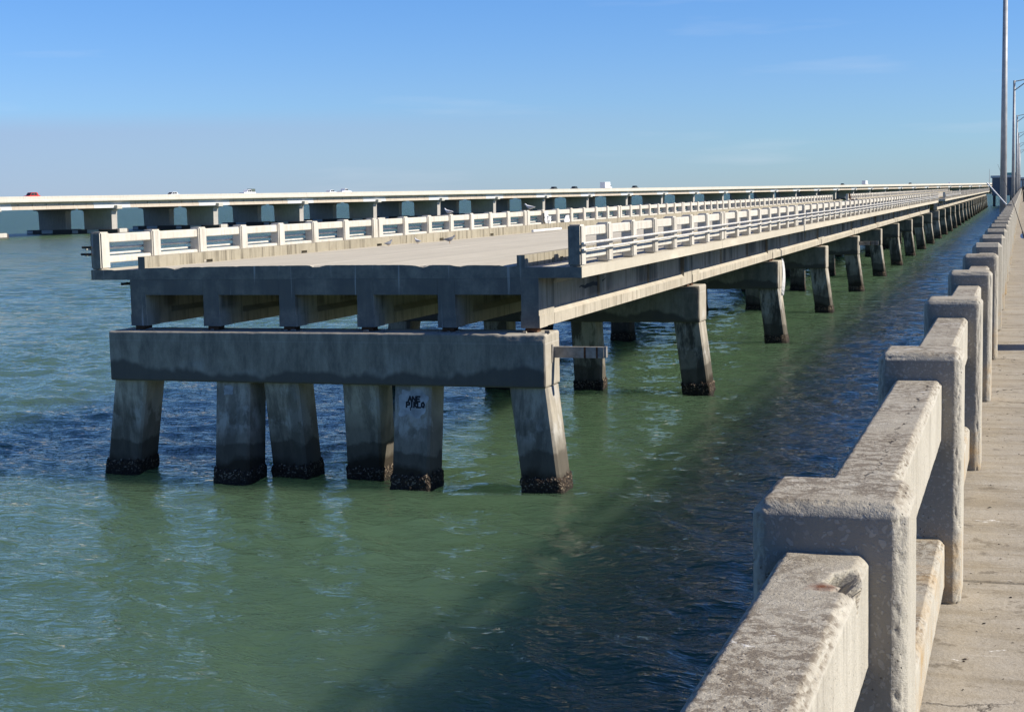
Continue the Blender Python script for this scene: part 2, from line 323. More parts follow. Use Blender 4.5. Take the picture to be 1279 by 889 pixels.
# ------------------------------------------------------------------ mesh helpers
class MB:
    def __init__(s): s.v = []; s.f = []
    def add(s, v, f):
        o = len(s.v); s.v += [tuple(x) for x in v]; s.f += [tuple(i + o for i in q) for q in f]; return s
    def box(s, x0, x1, y0, y1, z0, z1):
        return s.add([(x0, y0, z0), (x1, y0, z0), (x1, y1, z0), (x0, y1, z0), (x0, y0, z1), (x1, y0, z1), (x1, y1, z1), (x0, y1, z1)],
                     [(0, 3, 2, 1), (4, 5, 6, 7), (0, 1, 5, 4), (1, 2, 6, 5), (2, 3, 7, 6), (3, 0, 4, 7)])
    def prism_y(s, prof, y0, y1):      # profile of (x,z), counter-clockwise seen from -y
        n = len(prof); v = [(x, y0, z) for x, z in prof] + [(x, y1, z) for x, z in prof]
        f = [tuple(range(n)), tuple(range(2 * n - 1, n - 1, -1))] + [(i, n + i, n + (i + 1) % n, (i + 1) % n) for i in range(n)]
        return s.add(v, f)
    def prism_x(s, prof, x0, x1):      # profile of (y,z)
        n = len(prof); v = [(x0, y, z) for y, z in prof] + [(x1, y, z) for y, z in prof]
        f = [tuple(range(n - 1, -1, -1)), tuple(range(n, 2 * n))] + [((i + 1) % n, n + (i + 1) % n, n + i, i) for i in range(n)]
        return s.add(v, f)
    def tube(s, a, b, r0, r1=None, n=10, cap=True):
        r1 = r0 if r1 is None else r1; a = Vector(a); b = Vector(b); d = (b - a).normalized()
        u = d.orthogonal().normalized(); w = d.cross(u); v = []
        for c, r in ((a, r0), (b, r1)):
            for i in range(n):
                t = 2 * math.pi * i / n; v.append(c + (u * math.cos(t) + w * math.sin(t)) * r)
        f = [(i, (i + 1) % n, n + (i + 1) % n, n + i) for i in range(n)]
        if cap: f += [tuple(range(n - 1, -1, -1)), tuple(range(n, 2 * n))]
        return s.add(v, f)
    def ball(s, c, rx, ry, rz, n=10, m=7):
        v = [(c[0], c[1], c[2] - rz)]
        for j in range(1, m):
            p = -math.pi / 2 + math.pi * j / m
            for i in range(n):
                t = 2 * math.pi * i / n; v.append((c[0] + rx * math.cos(p) * math.cos(t), c[1] + ry * math.cos(p) * math.sin(t), c[2] + rz * math.sin(p)))
        v.append((c[0], c[1], c[2] + rz)); f = []
        for i in range(n): f.append((0, 1 + (i + 1) % n, 1 + i))
        for j in range(m - 2):
            for i in range(n): f.append((1 + j * n + i, 1 + j * n + (i + 1) % n, 1 + (j + 1) * n + (i + 1) % n, 1 + (j + 1) * n + i))
        l = len(v) - 1
        for i in range(n): f.append((l, 1 + (m - 2) * n + i, 1 + (m - 2) * n + (i + 1) % n))
        return s.add(v, f)
    def mesh(s, name, mat, bevel=0.0, seg=1, smooth=False):
        me = bpy.data.meshes.new(name); me.from_pydata(s.v, [], s.f)
        if bevel:
            b = bmesh.new(); b.from_mesh(me)
            bmesh.ops.bevel(b, geom=list(b.edges), offset=bevel, segments=seg, affect='EDGES', clamp_overlap=True)
            b.to_mesh(me); b.free()
        me.materials.append(M[mat] if isinstance(mat, str) else mat)
        if smooth: me.polygons.foreach_set('use_smooth', [True] * len(me.polygons))
        me.update(); return me

def link(name, me, parent=None, loc=(0, 0, 0), rz=0.0):
    o = bpy.data.objects.new(name, me); COL.objects.link(o); o.location = loc; o.rotation_euler = (0, 0, rz)
    if parent is not None: o.parent = parent
    return o
def tag(o, label, cat, group=None, kind=None):
    if label: o['label'] = label
    if cat: o['category'] = cat
    if group: o['group'] = group
    if kind: o['kind'] = kind
    return o
def thing(name, label, cat, loc=(0, 0, 0), rz=0.0, group=None):
    return tag(link(name, None, None, loc, rz), label, cat, group)
def part(name, mb, mat, parent, loc=(0, 0, 0), rz=0.0, bevel=0.0, seg=1, smooth=False):
    return link(name, mb.mesh(name, mat, bevel, seg, smooth), parent, loc, rz)

def rough_box(x0, x1, y0, y1, z0, z1, r, step, amp, seed=0.0, chamfer=False, extra=None):
    """a box with worn, rounded arrises, meshed finely enough to carry the wear as geometry"""
    b = bmesh.new(); L = (x1 - x0, y1 - y0, z1 - z0); lo = (x0, y0, z0)
    ns = [max(2, int(round(l / step))) for l in L]; cache = {}
    def grid(n, l):
        t = [i / n for i in range(n + 1)]
        # crowd samples towards the arrises so the rounding is well resolved
        e = r / l; extra_t = [e * k / 5 for k in range(6)] + [1 - e * k / 5 for k in range(6)]
        return sorted(set(round(q, 5) for q in [x for x in t if e < x < 1 - e] + extra_t))
    G = [grid(n, l) for n, l in zip(ns, L)]
    def vert(p):
        k = tuple(round(c, 5) for c in p)
        if k in cache: return cache[k]
        P = Vector(p); inner = Vector((min(max(P.x, x0 + r), x1 - r), min(max(P.y, y0 + r), y1 - r), min(max(P.z, z0 + r), z1 - r)))
        d = P - inner
        if d.length > 1e-9:
            n = d.normalized(); Q = inner + d * (r / (abs(d.x) ** 1.25 + abs(d.y) ** 1.25 + abs(d.z) ** 1.25) ** .8)
        else: n = Vector((0, 0, 1)); Q = P
        s3 = Vector((seed * 3.1, seed * 1.7, seed))
        edge = sum(1 for c in d if abs(c) > r * .15)
        q = noise.noise(Q * 7 + s3) * .5 + noise.noise(Q * 19 + s3) * .3 + noise.noise(Q * 47 + s3) * .2
        Q = Q + n * (q * amp)
        if edge >= 2:      # nicked arrises
            k2 = .35 * max(0.0, noise.noise(Q * 14 + s3 * 2) - .3) + .5 * max(0.0, noise.noise(Q * 60 + s3) - .1)
            Q = Q - n * k2 * .022
        if extra: Q = extra(Q, n)
        v = b.verts.new(Q); cache[k] = v; return v
    for ax in range(3):
        a1, a2 = [(1, 2), (2, 0), (0, 1)][ax]
        for side in (0, 1):
            for i in range(len(G[a1]) - 1):
                for j in range(len(G[a2]) - 1):
                    q = []
                    for (ii, jj) in ((i, j), (i + 1, j), (i + 1, j + 1), (i, j + 1)):
                        p = [0, 0, 0]; p[ax] = lo[ax] + side * L[ax]; p[a1] = lo[a1] + G[a1][ii] * L[a1]; p[a2] = lo[a2] + G[a2][jj] * L[a2]
                        q.append(vert(p))
                    if side == 0: q.reverse()
                    try: b.faces.new(q)
                    except ValueError: pass
    return b
def bm_mesh(b, name, mat, smooth=True):
    me = bpy.data.meshes.new(name); b.to_mesh(me); b.free(); me.materials.append(M[mat])
    if smooth: me.polygons.foreach_set('use_smooth', [True] * len(me.polygons))
    me.update(); return me

# ------------------------------------------------------------------ the sea: one sheet to the horizon, real waves near the camera
def build_water():
    xs = list(np.arange(-44, 2.01, .12)); d = .12
    while xs[-1] < 12000: d *= 1.16; xs.append(xs[-1] + d)
    left = []; d = .12; x = -44.0
    while x > -14000: d = min(d * (1.018 if x > -140 else 1.16), 3000); x -= d; left.append(x)
    xs = np.array(left[::-1] + xs)
    ys = [12.0]
    while ys[-1] < 230: ys.append(ys[-1] + max(.05, .0029 * ys[-1]))
    d = .67
    while ys[-1] < 16000: d *= 1.16; ys.append(ys[-1] + d)
    back = []; d = .3; y = 12.0
    while y > -6000: d *= 1.3; y -= d; back.append(y)
    ys = np.array(back[::-1] + ys)
    X, Y = np.meshgrid(xs, ys); Z = np.zeros_like(X)
    sx = np.gradient(xs)[None, :] * np.ones_like(Y); sy = np.gradient(ys)[:, None] * np.ones_like(X)
    NW = 150; base = math.radians(255)
    for i in range(NW):
        Lw = .42 * (6.5 / .42) ** (i / (NW - 1)) * RNG.uniform(.92, 1.08)
        a = base + RNG.normal(0, .62 if Lw < 2 else .5); kx, ky = math.cos(a) * 2 * math.pi / Lw, math.sin(a) * 2 * math.pi / Lw
        slope = .255 * math.sqrt(2 / NW) * (.9 if Lw < .55 else 1.2 if Lw < 2.2 else .8 if Lw < 3 else .5); A = slope * Lw / (2 * math.pi); ph = RNG.uniform(0, 6.28)
        att = np.clip(1.55 - np.maximum(sx * abs(math.cos(a)), sy * abs(math.sin(a))) * 3.6 / Lw, 0, 1)
        if att.max() <= 0: continue
        rows = np.where(att.max(1) > 0)[0]; c0, c1 = np.where(att.max(0) > 0)[0][[0, -1]]; r0, r1 = rows[0], rows[-1]
        t = kx * X[r0:r1 + 1, c0:c1 + 1] + ky * Y[r0:r1 + 1, c0:c1 + 1] + ph
        Z[r0:r1 + 1, c0:c1 + 1] += att[r0:r1 + 1, c0:c1 + 1] * A * 1.5 * (np.exp(1.1 * (np.sin(t) - 1)) - .42)
    # gusty patches: calmer and rougher water
    g = .75 + .3 * np.sin(X * .11 + Y * .05 + 1) * np.sin(Y * .083 - X * .03) + .2 * np.sin(X * .31 + 2) * np.sin(Y * .21 + X * .1)
    Z *= np.clip(g, .35, 1.3)
    ny, nx = X.shape; V = np.stack([X, Y, Z], -1).reshape(-1, 3)
    idx = np.arange(nx * ny).reshape(ny, nx)
    F = np.stack([idx[:-1, :-1], idx[:-1, 1:], idx[1:, 1:], idx[1:, :-1]], -1).reshape(-1, 4)
    me = bpy.data.meshes.new('water'); me.vertices.add(len(V)); me.vertices.foreach_set('co', V.ravel())
    me.loops.add(F.size); me.loops.foreach_set('vertex_index', F.ravel().astype(np.int32))
    me.polygons.add(len(F)); me.polygons.foreach_set('loop_start', np.arange(0, F.size, 4, dtype=np.int32)); me.polygons.foreach_set('loop_total', np.full(len(F), 4, dtype=np.int32))
    me.polygons.foreach_set('use_smooth', np.ones(len(F), dtype=bool)); me.update(calc_edges=True); me.validate()
    me.materials.append(M['water']); o = link('water', me); o['kind'] = 'structure'; o['label'] = 'choppy green-blue sea water'
build_water()

# ------------------------------------------------------------------ fishing pier the camera stands on
DZ = 5.4
deck = link('pavement', MB().box(-.50, 9.0, -25, 560, DZ - .62, DZ - .34).mesh('pavement', 'pierdeck')); deck['kind'] = 'structure'; deck['label'] = 'sunlit concrete walkway of the fishing pier'
y = -25.0
slab_len = 6.0
slab_me = MB().box(-.60, 9.1, .012, slab_len - .005, -.34, 0).mesh('deck_slab', 'pierdeck', .006)
for k in range(int(585 / slab_len)):
    link('deck_slab', slab_me, deck, (0, y + k * slab_len + 1.35, DZ + (.0015 if k % 2 else 0)))
gm = MB()
for gx in (-.35, 2.6, 5.6, 8.6): gm.box(gx, gx + .5, -25, 560, 3.9, DZ - .625)
link('edge_girder', gm.mesh('edge_girder', 'girder'), deck)
cap_me = MB().box(-.8, 9.4, -.6, .6, 2.7, 3.895).mesh('pier_cap', 'cap', .04)
pp = MB()
for gx in (-.2, 4.2, 8.4): pp.box(gx, gx + .9, -.45, .45, -3, 2.695)
pp_me = pp.mesh('pier_column', 'pile', .05)
for k in range(31):
    link('pier_cap', cap_me, deck, (0, -8 + 18.3 * k, 0)); link('pier_column', pp_me, deck, (0, -8 + 18.3 * k, 0))

rail = thing('pier_railing', 'weathered concrete post-and-rail parapet running along the edge of the near walkway', 'railing', (-.375, 0, DZ))
P0Y, PSP = 3.07, 2.9
PH = .972
def spall(Q, n):
    c = Vector((.072, 2.86, .862)); d = Q - c
    d = Vector((d.x / .034, d.y / .075, d.z / .042)); q = d.length + noise.noise(Q * 40) * .45
    if q < 1: Q = Q + Vector((-.062, 0, -.066)) * min(1.0, (1 - q) * 4.5)
    return Q
post_mb = MB().box(-.15, .165, 0, .30, -.02, PH)
post_me = post_mb.mesh('post', 'near', .042)
LB = PSP - .30
top_me = MB().box(-.09, .09, -.02, LB + .02, .62, .868).mesh('top_rail', 'near', .025, 2)
bot_me = MB().box(-.09, .09, -.02, LB + .02, .05, .25).mesh('bottom_rail', 'near', .025, 2)
for k in range(-2, 100):
    yk = P0Y + PSP * k
    if -1 <= k <= 4:
        st = .0085 if k <= 0 else .012 if k <= 1 else .024
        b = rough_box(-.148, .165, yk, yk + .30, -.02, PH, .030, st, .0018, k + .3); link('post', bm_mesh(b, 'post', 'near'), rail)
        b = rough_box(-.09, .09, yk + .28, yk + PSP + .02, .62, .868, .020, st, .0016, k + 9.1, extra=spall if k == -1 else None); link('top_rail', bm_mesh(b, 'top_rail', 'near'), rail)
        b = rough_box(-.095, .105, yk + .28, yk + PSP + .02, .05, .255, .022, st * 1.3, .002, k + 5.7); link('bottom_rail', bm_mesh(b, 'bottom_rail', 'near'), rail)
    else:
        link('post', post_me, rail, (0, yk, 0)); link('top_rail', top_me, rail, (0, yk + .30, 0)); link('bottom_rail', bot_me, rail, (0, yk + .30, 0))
far = MB()
for k in range(100, 185):
    yk = P0Y + PSP * k; far.box(-.165, .165, yk, yk + .3, -.02, PH); far.box(-.09, .09, yk + .3, yk + PSP, .62, .868); far.box(-.09, .09, yk + .3, yk + PSP, .05, .25)
o = link('far_rail_run', far.mesh('far_rail_run', 'near'), rail); o['kind'] = 'stuff'

# ------------------------------------------------------------------ the ruined bridge
OB = thing('old_bridge', 'long cut-off concrete trestle bridge standing in the sea beside the pier, with an empty roadway', 'bridge', (-10.545, 33.746, 0), .0013)
SPAN, NSP, GAPK = 18.1, 27, 9
DT, DB = 5.37, 5.08
XR, XL = .66, -12.255           # rail centre lines
GX = [-11.055, -8.937, -6.80, -4.68, -2.56, -.455]

def jag_slab(x0, x1):
    """first roadway slab: sawn and spalled front edge"""
    b = bmesh.new(); n = 150; rows = []
    for yy, front in ((.40, True), (.47, True), (1.2, False), (SPAN - .012, False)):
        r = []
        for i in range(n + 1):
            x = x0 + (x1 - x0) * i / n; z = DT + .05 * (1 - ((x + 5.8) / 5.5) ** 2) * (1 if abs(x + 5.8) < 5.2 else 0); y_ = yy
            if x > -.75: z = DT - .035
            if x < -10.9: z = DT - .03
            if front:
                ch = max(0, noise.noise(Vector((x * 1.6, 3, 0))) - .18) * .10 + noise.noise(Vector((x * 9, 1, 0))) * .012
                for nxp, nd in ((-9.93, .06), (-3.15, .07), (-6.0, .02)):
                    ch += max(0, nd * (1 - abs(x - nxp) / .22))
                if yy < .42: z -= max(0, ch); y_ += max(0, ch) * .25
                else: z -= max(0, ch) * .35
            r.append(b.verts.new((x, y_, z)))
        rows.append(r)
    bot = [[b.verts.new((v.co.x, yy, DB)) for v in rows[0]] for yy in (.40, SPAN - .012)]
    for a, c in zip(rows[:-1], rows[1:]):
        for i in range(n): b.faces.new((a[i], a[i + 1], c[i + 1], c[i]))
    for i in range(n):
        b.faces.new((bot[0][i], bot[0][i + 1], rows[0][i + 1], rows[0][i])); b.faces.new((bot[1][i + 1], bot[1][i], rows[-1][i], rows[-1][i + 1]))
        b.faces.new((bot[0][i + 1], bot[0][i], bot[1][i], bot[1][i + 1]))
    L = [r[0] for r in rows]; R = [r[-1] for r in rows]
    b.faces.new(L + [bot[1][0], bot[0][0]]); b.faces.new(R[::-1] + [bot[0][-1], bot[1][-1]])
    bmesh.ops.recalc_face_normals(b, faces=b.faces)
    return b
link('deck_slab', bm_mesh(jag_slab(-12.42, .83), 'deck_slab', 'olddeck', False), OB)
sl = MB().prism_y([(-12.42, DB), (.83, DB), (.83, DT - .035), (-.7, DT - .035), (-3, DT + .03), (-5.8, DT + .05), (-8.6, DT + .03), (-10.9, DT - .03), (-12.42, DT - .03)], .012, SPAN - .012)
slab_o = sl.mesh('deck_slab', 'olddeck')
sl9 = MB().prism_y([(-10.0, DB), (-1.6, DB), (-1.6, DT - .035), (-5.8, DT + .05), (-10.0, DT - .03)], .012, SPAN - .012).mesh('deck_slab', 'olddeck')
for k in range(1, NSP): link('deck_slab', sl9 if k == GAPK else slab_o, OB, (0, k * SPAN, 0))

def girder_me(y0, y1, first):
    # I-section with square end blocks
    eb = 1.25
    web = [(-.225, 3.90), (.225, 3.90), (.225, 4.17), (.10, 4.30), (.10, 4.86), (.20, 4.98), (.20, 5.078), (-.20, 5.078), (-.20, 4.98), (-.10, 4.86), (-.10, 4.30), (-.225, 4.17)]
    m = MB().prism_y(web, y0 + eb, y1 - eb)
    m.box(-.218, .218, y0, y0 + eb, 3.905, 5.078); m.box(-.218, .218, y1 - eb, y1, 3.905, 5.078)
    m.box(-.235, .235, y0 + .002, y0 + .62, 3.897, 4.19)
    for q in (.33, .66):       # stiffening ribs at the intermediate diaphragms
        yy = y0 + (y1 - y0) * q; m.box(-.17, .17, yy - .13, yy + .13, 4.31, 5.05)
    return m.mesh('girder', 'girder', 0 if first else .012)
g0 = girder_me(.40, SPAN - .05, True); g1 = girder_me(.06, SPAN - .05, False)
for k in range(NSP):
    for i, gx in enumerate(GX):
        if k == GAPK and i in (0, 5): continue
        link('girder', g0 if k == 0 else g1, OB, (gx, k * SPAN, 0))
# end and intermediate diaphragms between the girders
for k in range(8):
    for q, zb in ((.40 if k == 0 else .12, 4.69), (SPAN - .40, 4.69), (SPAN * .33, 4.45), (SPAN * .66, 4.45)):
        for i in range(5):
            if k and i < 3: continue
            me = MB().box(GX[i] + .222, GX[i + 1] - .222, 0, .26, zb, 5.077).mesh('diaphragm', 'girder', .01 if k else 0)
            link('diaphragm', me, OB, (0, k * SPAN + q + (.0 if k == 0 and q < 1 else .004), 0))
# bearings
bear_me = MB().box(-.15, .15, -.16, .16, 3.795, 3.893).mesh('bearing', 'rust', .01)
for k in range(6):
    for gx in GX:
        for yy in ((.62,) if k == 0 else (-.30, .36)): link('bearing', bear_me, OB, (gx, k * SPAN + yy, 0))
# curbs with drain slots
def curb_me(x0, x1, y0, y1, zt, slots):
    zb = DT - .04; m = MB(); m.box(x0, x1, y0, y1, zb + .13, zt); a = y0
    for s0, s1 in slots: m.box(x0, x1, a, s0, zb, zb + .1299); a = s1
    m.box(x0, x1, a, y1, zb, zb + .1299)
    return m.mesh('curb', 'curb')
cl0 = curb_me(-11.02, -10.82, .42, SPAN - .02, DT + .30, [(3.44, 3.9), (9.42, 9.85), (15.37, 15.8)])
cl1 = curb_me(-11.02, -10.82, .02, SPAN - .02, DT + .30, [(3.34, 3.8), (9.32, 9.75), (15.27, 15.7)])
cr0 = curb_me(-.76, -.56, .405, SPAN - .02, DT + .25, [(2.61, 2.88), (3.31, 3.6), (9.4, 9.7), (15.3, 15.6)])
cr1 = curb_me(-.76, -.56, .02, SPAN - .02, DT + .25, [(3.31, 3.6), (9.4, 9.7), (15.3, 15.6)])
for k in range(NSP):
    if k == GAPK: continue
    link('curb', cl0 if k == 0 else cl1, OB, (0, k * SPAN, 0)); link('curb', cr0 if k == 0 else cr1, OB, (0, k * SPAN, 0))
# rails: 8 posts and 7 panels a span on either side, doubled posts over the bents
RP = 2.515; base_z = DT - .02
opost = MB().box(-.165, .165, -.21, .21, 0, .965).mesh('railing_post', 'oldrail', .035, 2)
otop = MB().box(-.085, .085, .12, RP - .12, .68, .91).mesh('top_rail', 'oldrail', .022)
obot = MB().box(-.085, .085, .12, RP - .12, .15, .33).mesh('bottom_rail', 'oldrail', .022)
coll = []
for k in range(NSP):
    if k == GAPK: continue
    for side, xc in (('r', XR), ('l', XL)):
        for i in range(8):
            coll.append((k * SPAN + .62 + RP * i, xc, i < 7, k))
coll.sort(key=lambda t: t[0])
farb = MB()
for j, (yy, xc, panel, k) in enumerate(coll):
    if j < 290:
        link('railing_post', opost, OB, (xc, yy, base_z))
        if panel: link('top_rail', otop, OB, (xc, yy, base_z)); link('bottom_rail', obot, OB, (xc, yy, base_z))
    else:
        farb.box(xc - .165, xc + .165, yy - .21, yy + .21, base_z, base_z + .965)
        if panel: farb.box(xc - .085, xc + .085, yy + .15, yy + RP - .15, base_z + .68, base_z + .91); farb.box(xc - .085, xc + .085, yy + .15, yy + RP - .15, base_z + .15, base_z + .33)
o = link('far_railing', farb.mesh('far_railing', 'oldrail'), OB); o['kind'] = 'stuff'
# fascia strip under the railing, spalled at the cut end
for k in range(NSP):
    if k == GAPK: continue
# service pipes along the outside of both railings
    for xp in (XR + .235, XL - .235):
        for zp in (5.73, 5.88):
            y0 = .30 if k == 0 else .0
            if k > 12: continue
            m = MB().tube((xp, y0, zp), (xp, SPAN, zp), .032, n=8)
            for q in range(1, 7): m.box(xp - .06 if xp > 0 else xp - .01, xp + .01 if xp > 0 else xp + .06, q * RP + .60, q * RP + .65, zp - .035, zp + .035)
            link('service_pipe', m.mesh('service_pipe', 'pipe', smooth=False), OB, (0, k * SPAN, 0))
# caps and piles
def chip(Q, n):
    if Q.z > 3.70 and Q.y < .16 and Q.x > -1.15 - .2 * noise.noise(Q * 3):
        w_ = .5 + .5 * noise.noise(Q * 9); Q = Q + Vector((0, .05 * w_, -.045 * w_))
    if Q.z > 3.7 and Q.y < .12: Q = Q + Vector((0, 0, -.05 * max(0, noise.noise(Vector((Q.x * 2.3, 5, 1))) - .25)))
    return Q
cap_o = bm_mesh(rough_box(-11.73, .02, 0, 1.18, 2.52, 3.79, .035, .075, .007, 3.3, extra=chip), 'pile_cap', 'cap')
cap_2 = bm_mesh(rough_box(-11.73, .02, 0, 1.18, 2.52, 3.79, .035, .15, .009, 8.3), 'pile_cap', 'cap')
cap_far = MB().box(-11.73, .02, 0, 1.18, 2.52, 3.79).mesh('pile_cap', 'cap', .05)
tops = [(-11.225, .60), (-8.26, .58), (-6.94, .60), (-4.78, .60), (-3.385, .60), (-.455, .60)]
bots = [(-11.72, .78), (-8.10, .02), (-6.93, .95), (-4.97, 1.15), (-3.33, .08), (-.095, .38)]
HW = .475
def pile_me(t, b):
    zt, zb = 2.515, -2.6; kx = (b[0] - t[0]) / 2.515; ky = (b[1] - t[1]) / 2.515; ch = .06; v = []; f = []
    zs = [zt, 1.6, .9, .3, -.4, zb]; base = [(-HW + ch, -HW), (HW - ch, -HW), (HW, -HW + ch), (HW, HW - ch), (HW - ch, HW), (-HW + ch, HW), (-HW, HW - ch), (-HW, -HW + ch)]
    for z in zs:
        cx = t[0] + kx * (zt - z); cy = t[1] + ky * (zt - z); v += [(cx + a, cy + c, z) for a, c in base]
    for j in range(len(zs) - 1):
        for i in range(8): f.append((j * 8 + i, (j + 1) * 8 + i, (j + 1) * 8 + (i + 1) % 8, j * 8 + (i + 1) % 8))
    f.append(tuple(range(8))); f.append(tuple(range(len(zs) * 8 - 1, len(zs) * 8 - 9, -1)))
    return MB().add(v, f).mesh('pile', 'pile')
def crust_me(t, b, fine, seed):
    kx = (b[0] - t[0]) / 2.515; ky = (b[1] - t[1]) / 2.515; n = 72 if fine else 20; zs = np.linspace(.40, -.5, 18 if fine else 5); v = []; f = []
    for j, z in enumerate(zs):
        cx = t[0] + kx * (2.515 - z); cy = t[1] + ky * (2.515 - z)
        for i in range(n):
            th = 2 * math.pi * (i + .5) / n; c, s_ = math.cos(th), math.sin(th); q = HW / max(abs(c), abs(s_))
            P = Vector((c * q, s_ * q, z)); nz_ = noise.noise(P * 9 + Vector((seed, 0, 0))) * .6 + noise.noise(P * 23 + Vector((seed, 0, 0))) * .5
            rr = .045 + .045 * nz_
            if j == 0: rr = .004
            zz = z + ((noise.noise(Vector((c * 6, s_ * 6, seed))) * .12 + .10 * noise.noise(Vector((seed * 1.7, 2, 0)))) * (1 - j / len(zs)) if j < len(zs) * .6 else 0)
            rr = max(rr, .004)
            v.append((cx + c * q * (1 + rr / q), cy + s_ * q * (1 + rr / q), zz))
    for j in range(len(zs) - 1):
        for i in range(n): f.append((j * n + i, (j + 1) * n + i, (j + 1) * n + (i + 1) % n, j * n + (i + 1) % n))
    return MB().add(v, f).mesh('oyster_crust', 'oyster', smooth=True)
tops4 = [tops[0], (-7.50, .60), (-4.20, .60), tops[5]]; bots4 = [bots[0], (-7.55, .86), (-4.17, .90), bots[5]]
pmes = [pile_me(t, b) for t, b in zip(tops, bots)]
cfar = [crust_me(t, b, False, i) for i, (t, b) in enumerate(zip(tops, bots))]
pm4 = [pile_me(t, b) for t, b in zip(tops4, bots4)]; cf4 = [crust_me(t, b, False, i + 20) for i, (t, b) in enumerate(zip(tops4, bots4))]
first_piles = []
for k in range(NSP + 1):
    link('pile_cap', cap_o if k == 0 else cap_2 if k < 3 else cap_far, OB, (0, k * SPAN, 0))
    for i in range(6 if k == 0 else 4):
        p_ = link('pile', pmes[i] if k == 0 else pm4[i], OB, (0, k * SPAN, 0))
        if k == 0: first_piles.append(p_)
        if k < 14:
            link('oyster_crust', (crust_me(tops[i], bots[i], True, i * 7) if k == 0 else crust_me(tops4[i], bots4[i], True, i * 7 + k * 3)) if k < 2 else cf4[i], p_)
# graffiti patch on the fifth front pile: a pale smear with two short lines of black lettering
def on_pile(i, x, z, off):      # a point on the front face of front pile i
    t, b = tops[i], bots[i]; kx = (b[0] - t[0]) / 2.515; ky = (b[1] - t[1]) / 2.515
    return (t[0] + kx * (2.515 - z) + x, t[1] + ky * (2.515 - z) - HW - off, z)
def patch(i, cx, cz, rx, rz, seed, off=.004):
    n = 40; v = [on_pile(i, cx, cz, off)]
    for j in range(n):
        a = 2 * math.pi * j / n; q = 1 + .38 * noise.noise(Vector((math.cos(a) * 2.2, math.sin(a) * 2.2, seed)))
        ex = abs(math.cos(a)) ** .7 * math.copysign(1, math.cos(a)); ez = abs(math.sin(a)) ** .7 * math.copysign(1, math.sin(a))
        v.append(on_pile(i, cx + rx * ex * q, cz + rz * ez * q, off))
    return MB().add(v, [(0, 1 + j, 1 + (j + 1) % n) for j in range(n)])
part('paint_patch', patch(4, .02, 2.10, .37, .33, 2.0), 'paint', first_piles[4])
part('paint_patch', patch(1, -.10, 2.32, .13, .12, 5.0), 'paint', first_piles[1])
GL = {'A': [((0, 0), (.5, 1)), ((.5, 1), (1, 0)), ((.2, .4), (.8, .4))], 'N': [((0, 0), (0, 1)), ((0, 1), (1, 0)), ((1, 0), (1, 1))],
      'E': [((0, 0), (0, 1)), ((0, 1), (1, 1)), ((0, .5), (.8, .5)), ((0, 0), (1, 0))], 'P': [((0, 0), (0, 1)), ((0, 1), (1, .9)), ((1, .9), (.9, .5)), ((.9, .5), (0, .45))],
      'I': [((.5, 0), (.5, 1))], 'R': [((0, 0), (0, 1)), ((0, 1), (1, .85)), ((1, .85), (0, .5)), ((.2, .5), (1, 0))], 'L': [((0, 1), (0, 0)), ((0, 0), (1, 0))],
      'O': [((.1, .2), (.1, .8)), ((.1, .8), (.6, 1)), ((.6, 1), (1, .6)), ((1, .6), (.8, .05)), ((.8, .05), (.1, .2))], 'D': [((0, 0), (0, 1)), ((0, 1), (1, .6)), ((1, .6), (.8, .1)), ((.8, .1), (0, 0))]}
gm = MB()
def stroke(i, a, b, w=.021):
    d = Vector((b[0] - a[0], b[1] - a[1])); d.normalize(); nrm_ = Vector((-d.y, d.x)) * w; e_ = d * w * .6
    gm.add([on_pile(i, *q, .008) for q in ((a[0] - e_.x + nrm_.x, a[1] - e_.y + nrm_.y), (a[0] - e_.x - nrm_.x, a[1] - e_.y - nrm_.y), (b[0] + e_.x - nrm_.x, b[1] + e_.y - nrm_.y), (b[0] + e_.x + nrm_.x, b[1] + e_.y + nrm_.y))], [(0, 1, 2, 3)])
for txt, x0, z0, w, hh in (('ANE', -.10, 2.14, .085, .115), ('PIRLO', -.14, 2.00, .075, .12)):
    for c_ in txt:
        for a, b in GL[c_]: stroke(4, (x0 + a[0] * w, z0 + a[1] * hh), (x0 + b[0] * w, z0 + b[1] * hh))
        x0 += w * 1.28
stroke(4, (-.045, 2.0), (-.03, 1.93), .012)
part('lettering', gm, 'ink', first_piles[4])
# steel channel bracket sticking out of the cap end, and a second one far along
def bracket(yy, z0):
    m = MB(); x0, x1 = .022, 1.26; m.box(x0, x1, yy, yy + .012, z0, z0 + .26); m.box(x0, x1, yy + .0125, yy + .16, z0 + .248, z0 + .26); m.box(x0, x1, yy + .0125, yy + .16, z0, z0 + .012)
    m.box(x1 + .001, x1 + .06, yy + .02, yy + .15, z0 + .01, z0 + .27); m.box(x0, x0 + .018, yy - .12, yy - .003, z0 - .1, z0 + .32)
    part('steel_bracket', m, 'steel', OB)
    m2 = MB(); m2.box(.78, .83, yy - .006, yy - .001, z0 + .0, z0 + .262); m2.box(1.08, 1.12, yy - .006, yy - .001, z0, z0 + .262); part('rust_streak', m2, 'rust', OB)
bracket(.62, 3.18); bracket(4 * SPAN + .5, 3.15)
